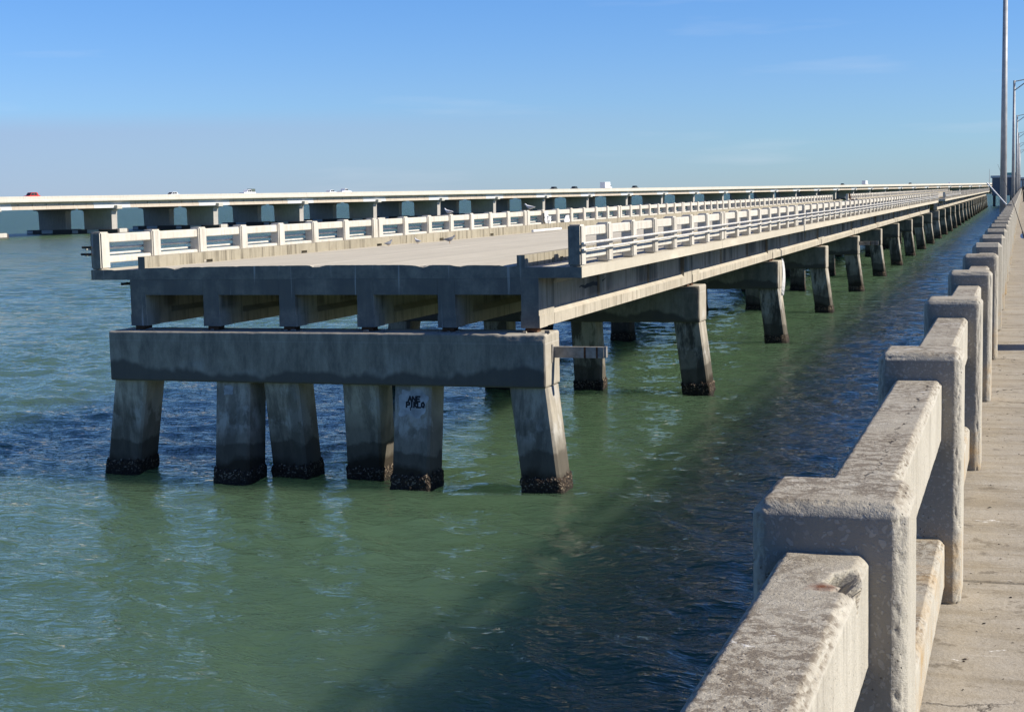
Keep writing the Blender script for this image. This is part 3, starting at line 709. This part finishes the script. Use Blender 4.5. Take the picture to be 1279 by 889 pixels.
# broken rebar, pipe stub, debris on the end
part('pipe_stub', MB().tube((-11.28, .75, 4.98), (-11.68, .62, 4.96), .035, n=8), 'black', OB)
part('pipe_stub', MB().tube((-12.3, .30, 5.75), (-12.62, .30, 5.75), .03, n=8), 'black', OB)
part('pipe_stub', MB().tube((-12.3, .30, 5.93), (-12.58, .30, 5.93), .03, n=8), 'black', OB)
m = MB()
for q in range(26):
    x = GX[random.randrange(6)] + random.uniform(-.3, .5); s_ = random.uniform(.03, .08); yy = random.uniform(.1, .36)
    m.box(x, x + s_ * 1.6, yy, yy + s_, 3.785, 3.79 + s_ * random.uniform(.5, 1))
o = part('rubble', m, 'girder', OB, bevel=.008); o['kind'] = 'stuff'
# spalled crack through the edge girder: a flat ragged strip painting the shade inside
m = MB(); pts = []
for q in range(15):
    yy = 4.3 + q * .19; zc = 4.62 + .05 * noise.noise(Vector((q * .5, 0, 0))) + (.12 * (q - 11) / 4 if q > 11 else 0); w_ = (.05 * math.sin(math.pi * min(1, (q + .5) / 14)) + .008) * (1 + .6 * noise.noise(Vector((q * 1.3, 4, 0))))
    pts.append((yy, zc - w_, zc + w_))
for a, b in zip(pts[:-1], pts[1:]):
    m.add([(GX[5] + .104, a[0], a[1]), (GX[5] + .104, b[0], b[1]), (GX[5] + .104, b[0], b[2]), (GX[5] + .104, a[0], a[2])], [(0, 1, 2, 3)])
part('seam_shade_strip', m, 'ink', OB)
# torn rusted plate where the left railing resumes beyond the missing span
part('torn_plate', MB().tube((XL + .1, GAPK * SPAN + SPAN + 3.8, 5.35), (XL + .25, GAPK * SPAN + SPAN + 1.4, 6.35), .12, n=6).tube((XL + .25, GAPK * SPAN + SPAN + 4.2, 5.5), (XL + 1.6, GAPK * SPAN + SPAN + 3.4, 5.2), .14, n=6), 'rust', OB)

# pale sheet hanging off the third cap
m = MB(); n = 10; v = []
for j in range(n + 1):
    t = j / n; w_ = .02 + .17 * math.sin(math.pi * t) ** .8; v += [(.05 + .05 * math.sin(t * 4), -w_ * .5, 3.9 - 1.7 * t), (.12 + .07 * math.sin(t * 3), w_ * .5, 3.9 - 1.7 * t)]
m.add(v, [(2 * j, 2 * j + 1, 2 * j + 3, 2 * j + 2) for j in range(n)])
sh = bpy.data.objects.new('plastic_sheet', m.mesh('plastic_sheet', 'white')); COL.objects.link(sh); sh.location = (-10.545 + .03, 33.746 + 2 * SPAN + .35, 0)
sh.modifiers.new('thickness', 'SOLIDIFY').thickness = .01
tag(sh, 'narrow white plastic sheet hanging down the sunlit end of the third pile cap', 'sheet')

# ------------------------------------------------------------------ birds, litter on the old bridge
def obp(x, y, z):
    c, s_ = math.cos(.0013), math.sin(.0013); return (-10.545 + c * x - s_ * y, 33.746 + s_ * x + c * y, z)
def bird(name, label, loc, rz, body, group, size=1.0):
    r = thing(name, label, 'bird', loc, rz, group); s_ = size
    m = MB(); rings = [(-.20, .13, .012), (-.12, .13, .035), (-.03, .125, .062), (.05, .14, .066), (.11, .175, .045), (.135, .215, .034), (.165, .235, .034), (.19, .235, .015)]
    v = []; n = 10
    for (x, z, rr) in rings: v += [(x * s_, rr * math.cos(2 * math.pi * i / n) * s_, (z + rr * math.sin(2 * math.pi * i / n)) * s_) for i in range(n)]
    f = [(j * n + i, j * n + (i + 1) % n, (j + 1) * n + (i + 1) % n, (j + 1) * n + i) for j in range(len(rings) - 1) for i in range(n)] + [tuple(range(n - 1, -1, -1)), tuple(range((len(rings) - 1) * n, len(rings) * n))]
    part('body', m.add(v, f), body, r, smooth=True)
    for sg in (-1, 1):
        w = MB().add([(.08 * s_, sg * .068 * s_, .155 * s_), (-.02 * s_, sg * .074 * s_, .165 * s_), (-.24 * s_, sg * .02 * s_, .135 * s_), (-.02 * s_, sg * .07 * s_, .11 * s_)], [(0, 1, 2, 3) if sg > 0 else (3, 2, 1, 0)])
        part('wing', w, 'pigeon', r)
        part('leg', MB().tube((0, sg * .025 * s_, .09 * s_), (.01 * s_, sg * .025 * s_, 0), .006 * s_, n=5), 'beak', r)
    part('beak', MB().tube((.19 * s_, 0, .235 * s_), (.235 * s_, 0, .228 * s_), .010 * s_, .002 * s_, n=5), 'beak', r)
PG = 'pigeons on the old roadway'
bird('pigeon', 'dark pigeon by the far curb, leftmost of the pigeons on the old roadway', obp(-10.1, 14.7, DT), 1.2, 'pigeon', PG, .95)
bird('pigeon', 'pale pigeon near the far curb, middle one of the pigeons on the old roadway', obp(-9.9, 16.9, DT), 2.6, 'gull', PG, .9)
bird('pigeon', 'grey pigeon farthest out from the curb, rightmost of the pigeons on the roadway', obp(-8.5, 16.4, DT + .04), .5, 'pigeon', PG, 1.1)
GGp = 'gulls perched on the far railing'
bird('gull', 'gull perched on the far railing of the old bridge, left of the two gulls', obp(XL, 26.3, 6.27), 2.9, 'gull', GGp, 1.15)
bird('gull', 'larger pale gull on the far railing near the white rags, right of the two gulls', obp(XL, 37.5, 6.27), 3.1, 'gull', GGp, 1.4)
def rag(label, loc, w, h, seed):
    b = bmesh.new(); n = 8; vs = []
    for j in range(n + 1):
        for i in range(n + 1):
            u, t = i / n - .5, j / n; P = Vector((u * 3, t * 3, seed)); ww = w * (1 - .5 * abs(t - .5))
            vs.append(b.verts.new((.10 * noise.noise(P * 1.7) + .05, u * ww + .12 * noise.noise(P + Vector((5, 0, 0))), t * h + .08 * noise.noise(P + Vector((0, 7, 0))))))
    for j in range(n):
        for i in range(n): b.faces.new((vs[j * (n + 1) + i], vs[j * (n + 1) + i + 1], vs[(j + 1) * (n + 1) + i + 1], vs[(j + 1) * (n + 1) + i]))
    o = link('plastic_rag', bm_mesh(b, 'plastic_rag', 'white'), None, loc); o.modifiers.new('thickness', 'SOLIDIFY').thickness = .012
    tag(o, label, 'rag', 'white rags caught on the far railing')
rag('white rag draped over the curb below a double post of the far railing', obp(-10.95, 36.3, 5.40), .5, .62, 1.0)
rag('white rag caught in an opening of the far railing, middle of the three rags', obp(-12.05, 39.4, 5.62), .7, .6, 4.0)
rag('crumpled white rag low on the far railing beside the dark near end post', obp(-12.0, 42.9, 5.40), .95, .55, 8.0)
tag(part('loose_pole', MB().tube((0, 0, 0), (.05, 4.2, 0), .06, n=10), 'white', None, obp(-9.95, 30.6, DT + .085)), 'long white pole lying on the roadway along the far curb', 'pole')

# ------------------------------------------------------------------ highway bridges far behind
HA = -math.atan(.1711); HS = 39.11 * math.sqrt(1 + .1711 ** 2); HN = 66
def highway(name, label, xo):
    r = thing(name, label, 'bridge', (-214.76 + xo * math.cos(HA), 332.85 + xo * math.sin(HA), 0), HA, 'highway bridges on the horizon')
    bar = MB().prism_y([(.05, 8.32), (.40, 8.32), (.40, 8.55), (.28, 8.75), (.22, 9.49), (.02, 9.49)], .02, HS - .02).mesh('parapet', 'hwy')
    dk = MB().prism_y([(-13.4, 8.05), (-12.3, 7.85), (-.75, 7.85), (.40, 8.15), (.40, 8.318), (.05, 8.72), (-13.4, 8.72)], .01, HS - .01).mesh('deck_slab', 'hwy')
    lbar = MB().prism_y([(-13.75, 8.32), (-13.402, 8.32), (-13.402, 9.49), (-13.6, 9.49)], .02, HS - .02).mesh('parapet', 'hwy')
    def gird(y0, y1, mt, pr=0.0):
        m = MB()
        for gx in (-1.2, -4.8, -8.4, -12.0): m.prism_y([(gx - .3, 6.38), (gx + .3 + pr, 6.38), (gx + .3 + pr, 7.15), (gx + .12 + pr, 7.3), (gx + .12 + pr, 7.82), (gx - .12, 7.82), (gx - .12, 7.3), (gx - .3, 7.15)], y0, y1)
        if pr == 0:
            for q in range(6):
                yy = y0 + (y1 - y0) * (q + .5) / 6; m.box(-1.10, -.87, yy - .14, yy + .14, 6.5, 7.845)
        return m.mesh('girder', mt)
    ga = gird(5.05, HS - 8.05, 'hwygird'); gb = gird(-8.0, 5.0, 'hwywhite', .02)
    cap = MB().prism_y([(0, 6.0), (0, 6.37), (-13, 6.37), (-13, 6.0), (-11.9, 5.93), (-11.4, 5.75), (-11.2, 5.4), (-11.1, 1.05), (-1.85, 1.05), (-1.75, 5.4), (-1.6, 5.75), (-1.2, 5.93)], -1.0, 1.0).mesh('pier', 'hwypier', .05)
    blk = MB().box(-.95, .12, -.9, .9, 6.1, 7.0).mesh('bearing_block', 'hwy', .03)
    ft = MB().box(-14.5, .9, -2.0, 2.0, -1.5, 1.04).mesh('footing', 'footing', .08)
    pad = MB().box(-9.2, -5.4, -2.08, -1.99, .12, 1.02).mesh('fender_panel', 'pad'); pad2 = MB().box(-14.3, -12.4, -2.08, -1.99, .12, .9).mesh('fender_panel', 'pad')
    endp = MB().box(-.3, .98, -1.4, 1.4, .2, 1.2).mesh('fender_panel', 'hwy', .05)
    for k in range(-4, HN):
        y_ = k * HS
        link('deck_slab', dk, r, (0, y_, 0)); link('parapet', bar, r, (0, y_, 0)); link('parapet', lbar, r, (0, y_, 0))
        link('girder', ga, r, (0, y_, 0)); link('girder', gb, r, (0, y_, 0))
        pier_ = link('pier', cap, r, (0, y_, 0))
        if k < 40:
            link('bearing_block', blk, pier_)
            link('footing', ft, r, (0, y_, 0))
            if k < 16:
                for pm in (pad, pad2, endp): link('fender_panel', pm, r, (0, y_, 0))
    return r
highway('highway_bridge', 'nearer of two long pale highway bridges on the horizon, with sunlit pier ends', 0.0)
highway('highway_bridge', 'farther of two long highway bridges, its dark piers showing between the nearer ones', -15.6)

def hw(lx, ly, z=8.72):
    return (-214.76 + lx * math.cos(HA) - ly * math.sin(HA), 332.85 + lx * math.sin(HA) + ly * math.cos(HA), z)
def wheels(r, xs, hw_, rad=.34, big=1.0):
    for x in xs:
        for sg in (-1, 1):
            w = part('wheel', MB().tube((x, sg * (hw_ - .2), rad), (x, sg * hw_, rad), rad, n=14), 'black', r)
            part('rim', MB().tube((x, sg * (hw_ + .002), rad), (x, sg * (hw_ + .012), rad), rad * .6, n=10), 'chrome', w)
def extrude_y(prof, hw_):       # profile of (x,z) clockwise, along local y
    return MB().prism_y(prof, -hw_, hw_)
def car(label, paint, loc, rz, kind='sedan', cargo=None):
    name = {'sedan': 'car', 'suv': 'car', 'pickup': 'pickup_truck', 'truck': 'box_truck'}[kind]
    r = thing(name, label, {'sedan': 'car', 'suv': 'car', 'pickup': 'pickup', 'truck': 'truck'}[kind], loc, rz, 'vehicles on the highway bridge')
    if kind in ('sedan', 'suv'):
        H = 1.48 if kind == 'sedan' else 1.78; h = .9 if kind == 'sedan' else 1.05; w = .9
        part('body', extrude_y([(-2.2, .28), (2.2, .28), (2.25, .6), (2.1, .78), (1.1, h), (-1.5, h + .03), (-2.2, h - .05), (-2.28, .6)], w), paint, r, bevel=.06, seg=2)
        part('cabin', extrude_y([(1.0, h - .02), (.35, H - .05), (.1, H), (-1.0, H), (-1.4, H - .08), (-1.9 if kind == 'suv' else -1.75, h)], w * .84), paint, r, bevel=.05, seg=2)
        m = MB()
        for sg in (-1, 1):
            yy = sg * (w * .84 + .006)
            for pr in ([(.85, h + .05), (.32, H - .1), (-.25, H - .07), (-.25, h + .05)], [(-.35, h + .05), (-.35, H - .07), (-1.0, H - .08), (-1.35, h + .08)]):
                q = MB().add([(x, yy, z) for x, z in pr], [(0, 1, 2, 3) if sg > 0 else (3, 2, 1, 0)]); part('window', q, 'glass', r)
        part('windscreen', MB().add([(1.0, -.62, h + .04), (1.0, .62, h + .04), (.42, .58, H - .08), (.42, -.58, H - .08)], [(0, 1, 2, 3)]), 'glass', r)
        wheels(r, (1.35, -1.4), .88)
    elif kind == 'pickup':
        part('body', extrude_y([(-2.7, .45), (2.7, .45), (2.75, .85), (2.65, 1.1), (1.3, 1.2), (-.6, 1.2), (-2.7, 1.18)], .95), paint, r, bevel=.05, seg=2)
        part('cabin', extrude_y([(1.25, 1.15), (.6, 1.85), (.3, 1.92), (-.7, 1.92), (-.85, 1.85), (-.9, 1.15)], .84), paint, r, bevel=.06, seg=2)
        for sg in (-1, 1):
            for pr in ([(1.0, 1.25), (.52, 1.78), (.1, 1.82), (.1, 1.25)], [(.0, 1.25), (.0, 1.82), (-.68, 1.82), (-.72, 1.25)]):
                q = MB().add([(x, sg * .848, z) for x, z in pr], [(0, 1, 2, 3) if sg > 0 else (3, 2, 1, 0)]); part('window', q, 'glass', r)
        if cargo: part('cargo', MB().box(-2.6, -.95, -.85, .85, 1.19, 2.1), cargo, r, bevel=.05)
        wheels(r, (1.75, -1.65), .93, .42)
    else:
        part('box', MB().box(-4.2, 1.2, -1.2, 1.2, .95, 3.5), paint, r, bevel=.05)
        part('cab', extrude_y([(1.25, .5), (3.3, .5), (3.35, 1.3), (2.5, 1.45), (2.1, 2.3), (1.25, 2.35)], 1.05), paint, r, bevel=.06, seg=2)
        for sg in (-1, 1): part('window', MB().add([(2.35, sg * 1.056, 1.5), (2.0, sg * 1.056, 2.15), (1.45, sg * 1.056, 2.15), (1.45, sg * 1.056, 1.5)], [(0, 1, 2, 3) if sg > 0 else (3, 2, 1, 0)]), 'glass', r)
        part('chassis', MB().box(-4.1, 3.0, -.8, .8, .45, .9), 'black', r); wheels(r, (2.4, -2.6), 1.1, .48)
FW, BK = HA + math.pi / 2, HA - math.pi / 2     # heading along and against the bridge
car('small red car at the left end of the highway bridge', 'red', hw(-6.5, -23), BK, 'suv')
car('low white car between the red car and the pickups', 'carwhite', hw(-6.5, 27.5), BK, 'sedan')
car('white pickup carrying a dark load, leftmost of the pickups on the bridge', 'carwhite', hw(-6.5, 60), BK, 'pickup', 'cargrey')
car('white low car just ahead of the bright white pickup', 'carwhite', hw(-3.2, 97), FW, 'sedan')
car('bright white pickup with an empty bed, right of the low white car', 'carwhite', hw(-6.5, 109), FW, 'pickup')
car('dark car on the highway, left one of the close pair', 'cardark', hw(-6.5, 256), BK, 'suv')
car('dark car on the highway, right one of the close pair of dark cars', 'cardark', hw(-3.2, 268), BK, 'suv')
car('white box truck on the bridge between two dark cars', 'carwhite', hw(-6.5, 307), FW, 'truck')
car('dark car on the highway just right of the white box truck', 'cardark', hw(-3.2, 330), FW, 'suv')
car('large white box truck far along the highway bridge, the tallest vehicle', 'carwhite', hw(-3.2, 708), FW, 'truck')
for i, (yy, pa, lb) in enumerate(((655, 'cardark', 'tiny dark car left of the far white box truck'), (830, 'cardark', 'tiny dark car right of the far white box truck, nearest to it'), (960, 'carwhite', 'tiny white car between two dark cars far along the highway'), (1200, 'cardark', 'tiny dark car farthest along the highway, near the pier house'))):
    car(lb, pa, hw(-3.2, yy), FW, 'suv')
# thin mast rising beside the highway
tag(part('radio_mast', MB().tube((0, 0, 8), (0, 0, 22), .28, .12, n=8).box(-.6, .6, -.6, .6, 8, 8.6), 'galv', None, hw(1.0, 1100, -.3)), 'thin grey mast rising above the far highway parapet', 'mast')

# ------------------------------------------------------------------ lamp posts along the pier
def lamp(y, h, label):
    r = thing('street_lamp', label, 'street lamp', (-.86, y, 0), 0, 'lamp posts along the outside of the pier railing')
    part('pole', MB().tube((0, 0, 4.95), (0, 0, 4.95 + h), .165, .10, n=14), 'galv', r, smooth=True)
    part('bracket', MB().box(-.32, .38, -.35, .35, 4.3, 4.945), 'girder', r, bevel=.03)
    part('base_plate', MB().box(-.27, .27, -.27, .27, 4.95, 5.0), 'galv', r)
    zt = 4.95 + h
    m = MB().tube((0, 0, zt - .9), (.9, 0, zt - .25), .05, n=8).tube((.9, 0, zt - .25), (2.6, 0, zt + .3), .045, n=8).tube((0, 0, zt - .1), (2.6, 0, zt + .34), .045, n=8).tube((1.0, 0, zt - .22), (1.0, 0, zt + .06), .03, n=6)
    part('arm', m, 'galv', r)
    hd = part('lamp_head', MB().ball((3.0, 0, zt + .32), .45, .2, .11), 'galv', r, smooth=True)
    part('lens', MB().ball((3.05, 0, zt + .27), .28, .15, .10), 'white', hd, smooth=True)
lamp(74, 11.4, 'nearest tall grey lamp post standing outside the pier railing')
lamp(146, 11.4, 'second grey lamp post along the pier, its arm just showing at the frame edge')
lamp(218, 11.4, 'third lamp post along the pier, behind the second')
lamp(290, 11.4, 'fourth lamp post along the pier, shorter in view than the third')
lamp(362, 11.4, 'fifth lamp post along the pier, just before the farthest one')
lamp(434, 11.4, 'farthest lamp post, by the pier house')

# ------------------------------------------------------------------ pier house at the end of the old bridge
PHs = thing('pier_house', 'grey-blue building on stilts where the pier meets the far end of the old bridge', 'building', (-5.4, 545, 0))
part('wall', MB().box(-4.6, 4.2, 0, 14, 3.6, 9.6), 'house', PHs)
part('roof', MB().box(-5.1, 4.7, -.5, 14.5, 9.61, 10.4), 'roof', PHs, bevel=.05)
part('roof_vent', MB().box(-.2, 3.4, 4, 8, 10.41, 11.3), 'teal', PHs, bevel=.05)
part('side_wing', MB().box(4.21, 7.0, -3, 9, 3.6, 9.0), 'house', PHs)
part('wing_roof', MB().prism_y([(4.22, 9.62), (4.22, 9.02), (7.3, 9.02), (7.3, 9.5)], -3.3, 9.3), 'roof', PHs)
for i, x in enumerate((4.5, 5.5, 6.3)):
    w = part('window', MB().box(x, x + .55, -3.09, -3.005, 4.4, 8.5), 'roof', PHs); part('pane', MB().box(x + .06, x + .49, -3.12, -3.093, 4.5, 8.4), 'pane', w)
for x in (-4.3, -1.8, 1.2, 3.6):
    for yy in (.6, 7, 13): part('stilt', MB().box(x, x + .7, yy, yy + .7, -2, 3.595), 'footing', PHs)

# ------------------------------------------------------------------ small things on the near pier
rp = thing('rod_holder', 'white plastic pole leaning out over the water from the pier railing', 'pole', (-.50, 52, 6.36))
part('tube', MB().tube((.10, 0, -.10), (-.62, .1, .74), .022, n=10), 'white', rp); part('clamp', MB().box(.0, .16, -.08, .08, -.06, .03), 'steel', rp)
fr = thing('fishing_rod', 'dark fishing rod with a silver reel leaning against the pier railing', 'fishing rod', (.06, 44, 5.4))
part('blank', MB().tube((.04, -.2, .02), (-.28, .5, 1.02), .014, .008, n=7).tube((-.28, .5, 1.02), (-.75, 1.6, 2.2), .008, .003, n=6), 'black', fr)
part('grip', MB().tube((.04, -.21, .0), (-.06, .0, .33), .022, n=8), 'black', fr)
part('reel', MB().tube((-.05, -.05, .22), (-.05, .10, .20), .07, n=12).tube((-.02, -.02, .21), (.08, -.06, .19), .012, n=6), 'chrome', fr)

gt = MB()
for q in range(420):
    yy = 3.5 + 22 * random.random() ** 1.6; x = random.choice((random.uniform(-.2, .12), random.uniform(-.2, 1.6))); s_ = random.uniform(.0012, .0045) * random.choice((1, 1, 1, 1.7))
    a_ = random.random() * 3; c_, d_ = math.cos(a_) * s_, math.sin(a_) * s_; k_ = random.uniform(1.0, 2.4)
    gt.add([(x - c_ * k_, yy - d_ * k_, 5.402), (x + d_, yy - c_, 5.402), (x + c_ * k_, yy + d_ * k_, 5.402), (x - d_, yy + c_, 5.402), (x, yy, 5.4025 + s_ * .35)], [(0, 1, 4), (1, 2, 4), (2, 3, 4), (3, 0, 4)])
o = link('grit', gt.mesh('grit', 'oyster')); tag(o, 'scattered dark grit and bait scraps on the walkway', 'grit', None, 'stuff')
def person():
    r = thing('person', 'person in dark clothes standing by the railing far down the pier', 'person', (.16, 150, 5.4), .4)
    b = bmesh.new(); sk = b.verts.layers.skin.verify() if hasattr(b.verts.layers, 'skin') else None
    J = {'pelvis': (0, 0, .95, .15), 'chest': (0, 0, 1.32, .17), 'neck': (0, 0, 1.50, .06), 'head': (0, .02, 1.62, .095), 'crown': (0, .01, 1.74, .07)}
    E_ = [('pelvis', 'chest'), ('chest', 'neck'), ('neck', 'head'), ('head', 'crown')]
    for s_, sg in (('l', -1), ('r', 1)):
        J.update({s_ + 'hip': (sg * .10, 0, .90, .10), s_ + 'knee': (sg * .11, .03, .48, .07), s_ + 'ank': (sg * .12, -.02, .09, .05), s_ + 'toe': (sg * .13, .15, .04, .04),
                  s_ + 'sh': (sg * .19, 0, 1.42, .065), s_ + 'el': (sg * .25, -.02, 1.14, .048), s_ + 'wr': (sg * .24, .10, .90, .036), s_ + 'ha': (sg * .235, .15, .82, .034)})
        E_ += [('pelvis', s_ + 'hip'), (s_ + 'hip', s_ + 'knee'), (s_ + 'knee', s_ + 'ank'), (s_ + 'ank', s_ + 'toe'), ('chest', s_ + 'sh'), (s_ + 'sh', s_ + 'el'), (s_ + 'el', s_ + 'wr'), (s_ + 'wr', s_ + 'ha')]
    ids = {}
    for k, (x, y_, z, rr) in J.items():
        v = b.verts.new((x, y_, z)); ids[k] = v
        v[sk].radius = (rr, rr * (.8 if k in ('pelvis', 'chest') else 1)); v[sk].use_root = (k == 'pelvis')
    for a, c in E_: b.edges.new((ids[a], ids[c]))
    me = bpy.data.meshes.new('body'); b.to_mesh(me); b.free(); me.materials.append(M['cloth'])
    o = link('body', me, r); o.modifiers.new('skin', 'SKIN'); s2 = o.modifiers.new('sub', 'SUBSURF'); s2.levels = 1; s2.render_levels = 1
    part('face', MB().ball((0, .075, 1.63), .07, .05, .095), 'skin', r, smooth=True)
    part('hair', MB().ball((0, -.01, 1.68), .105, .11, .10), 'hair', r, smooth=True)
    for sg in (-1, 1):
        m = MB().ball((sg * .235, .155, .80), .035, .03, .05, 8, 5)
        for q in range(4): m.tube((sg * .235, .13 + q * .017, .77), (sg * .228, .14 + q * .017, .70 - .01 * (q % 2)), .008, .006, n=5)
        m.tube((sg * .225, .18, .80), (sg * .215, .20, .745), .009, .007, n=5)
        part('hand', m, 'skin', r, smooth=True)
person()

dr = thing('drum', 'blue waste drum standing on the walkway', 'drum', (1.0, 16.0, 5.402))
part('shell', MB().tube((0, 0, 0), (0, 0, .88), .30, n=24), 'drum', dr)
part('hoop', MB().tube((0, 0, .28), (0, 0, .31), .312, n=24).tube((0, 0, .58), (0, 0, .61), .312, n=24), 'drum', dr)
part('rim', MB().tube((0, 0, .865), (0, 0, .895), .315, n=24), 'steel', dr)
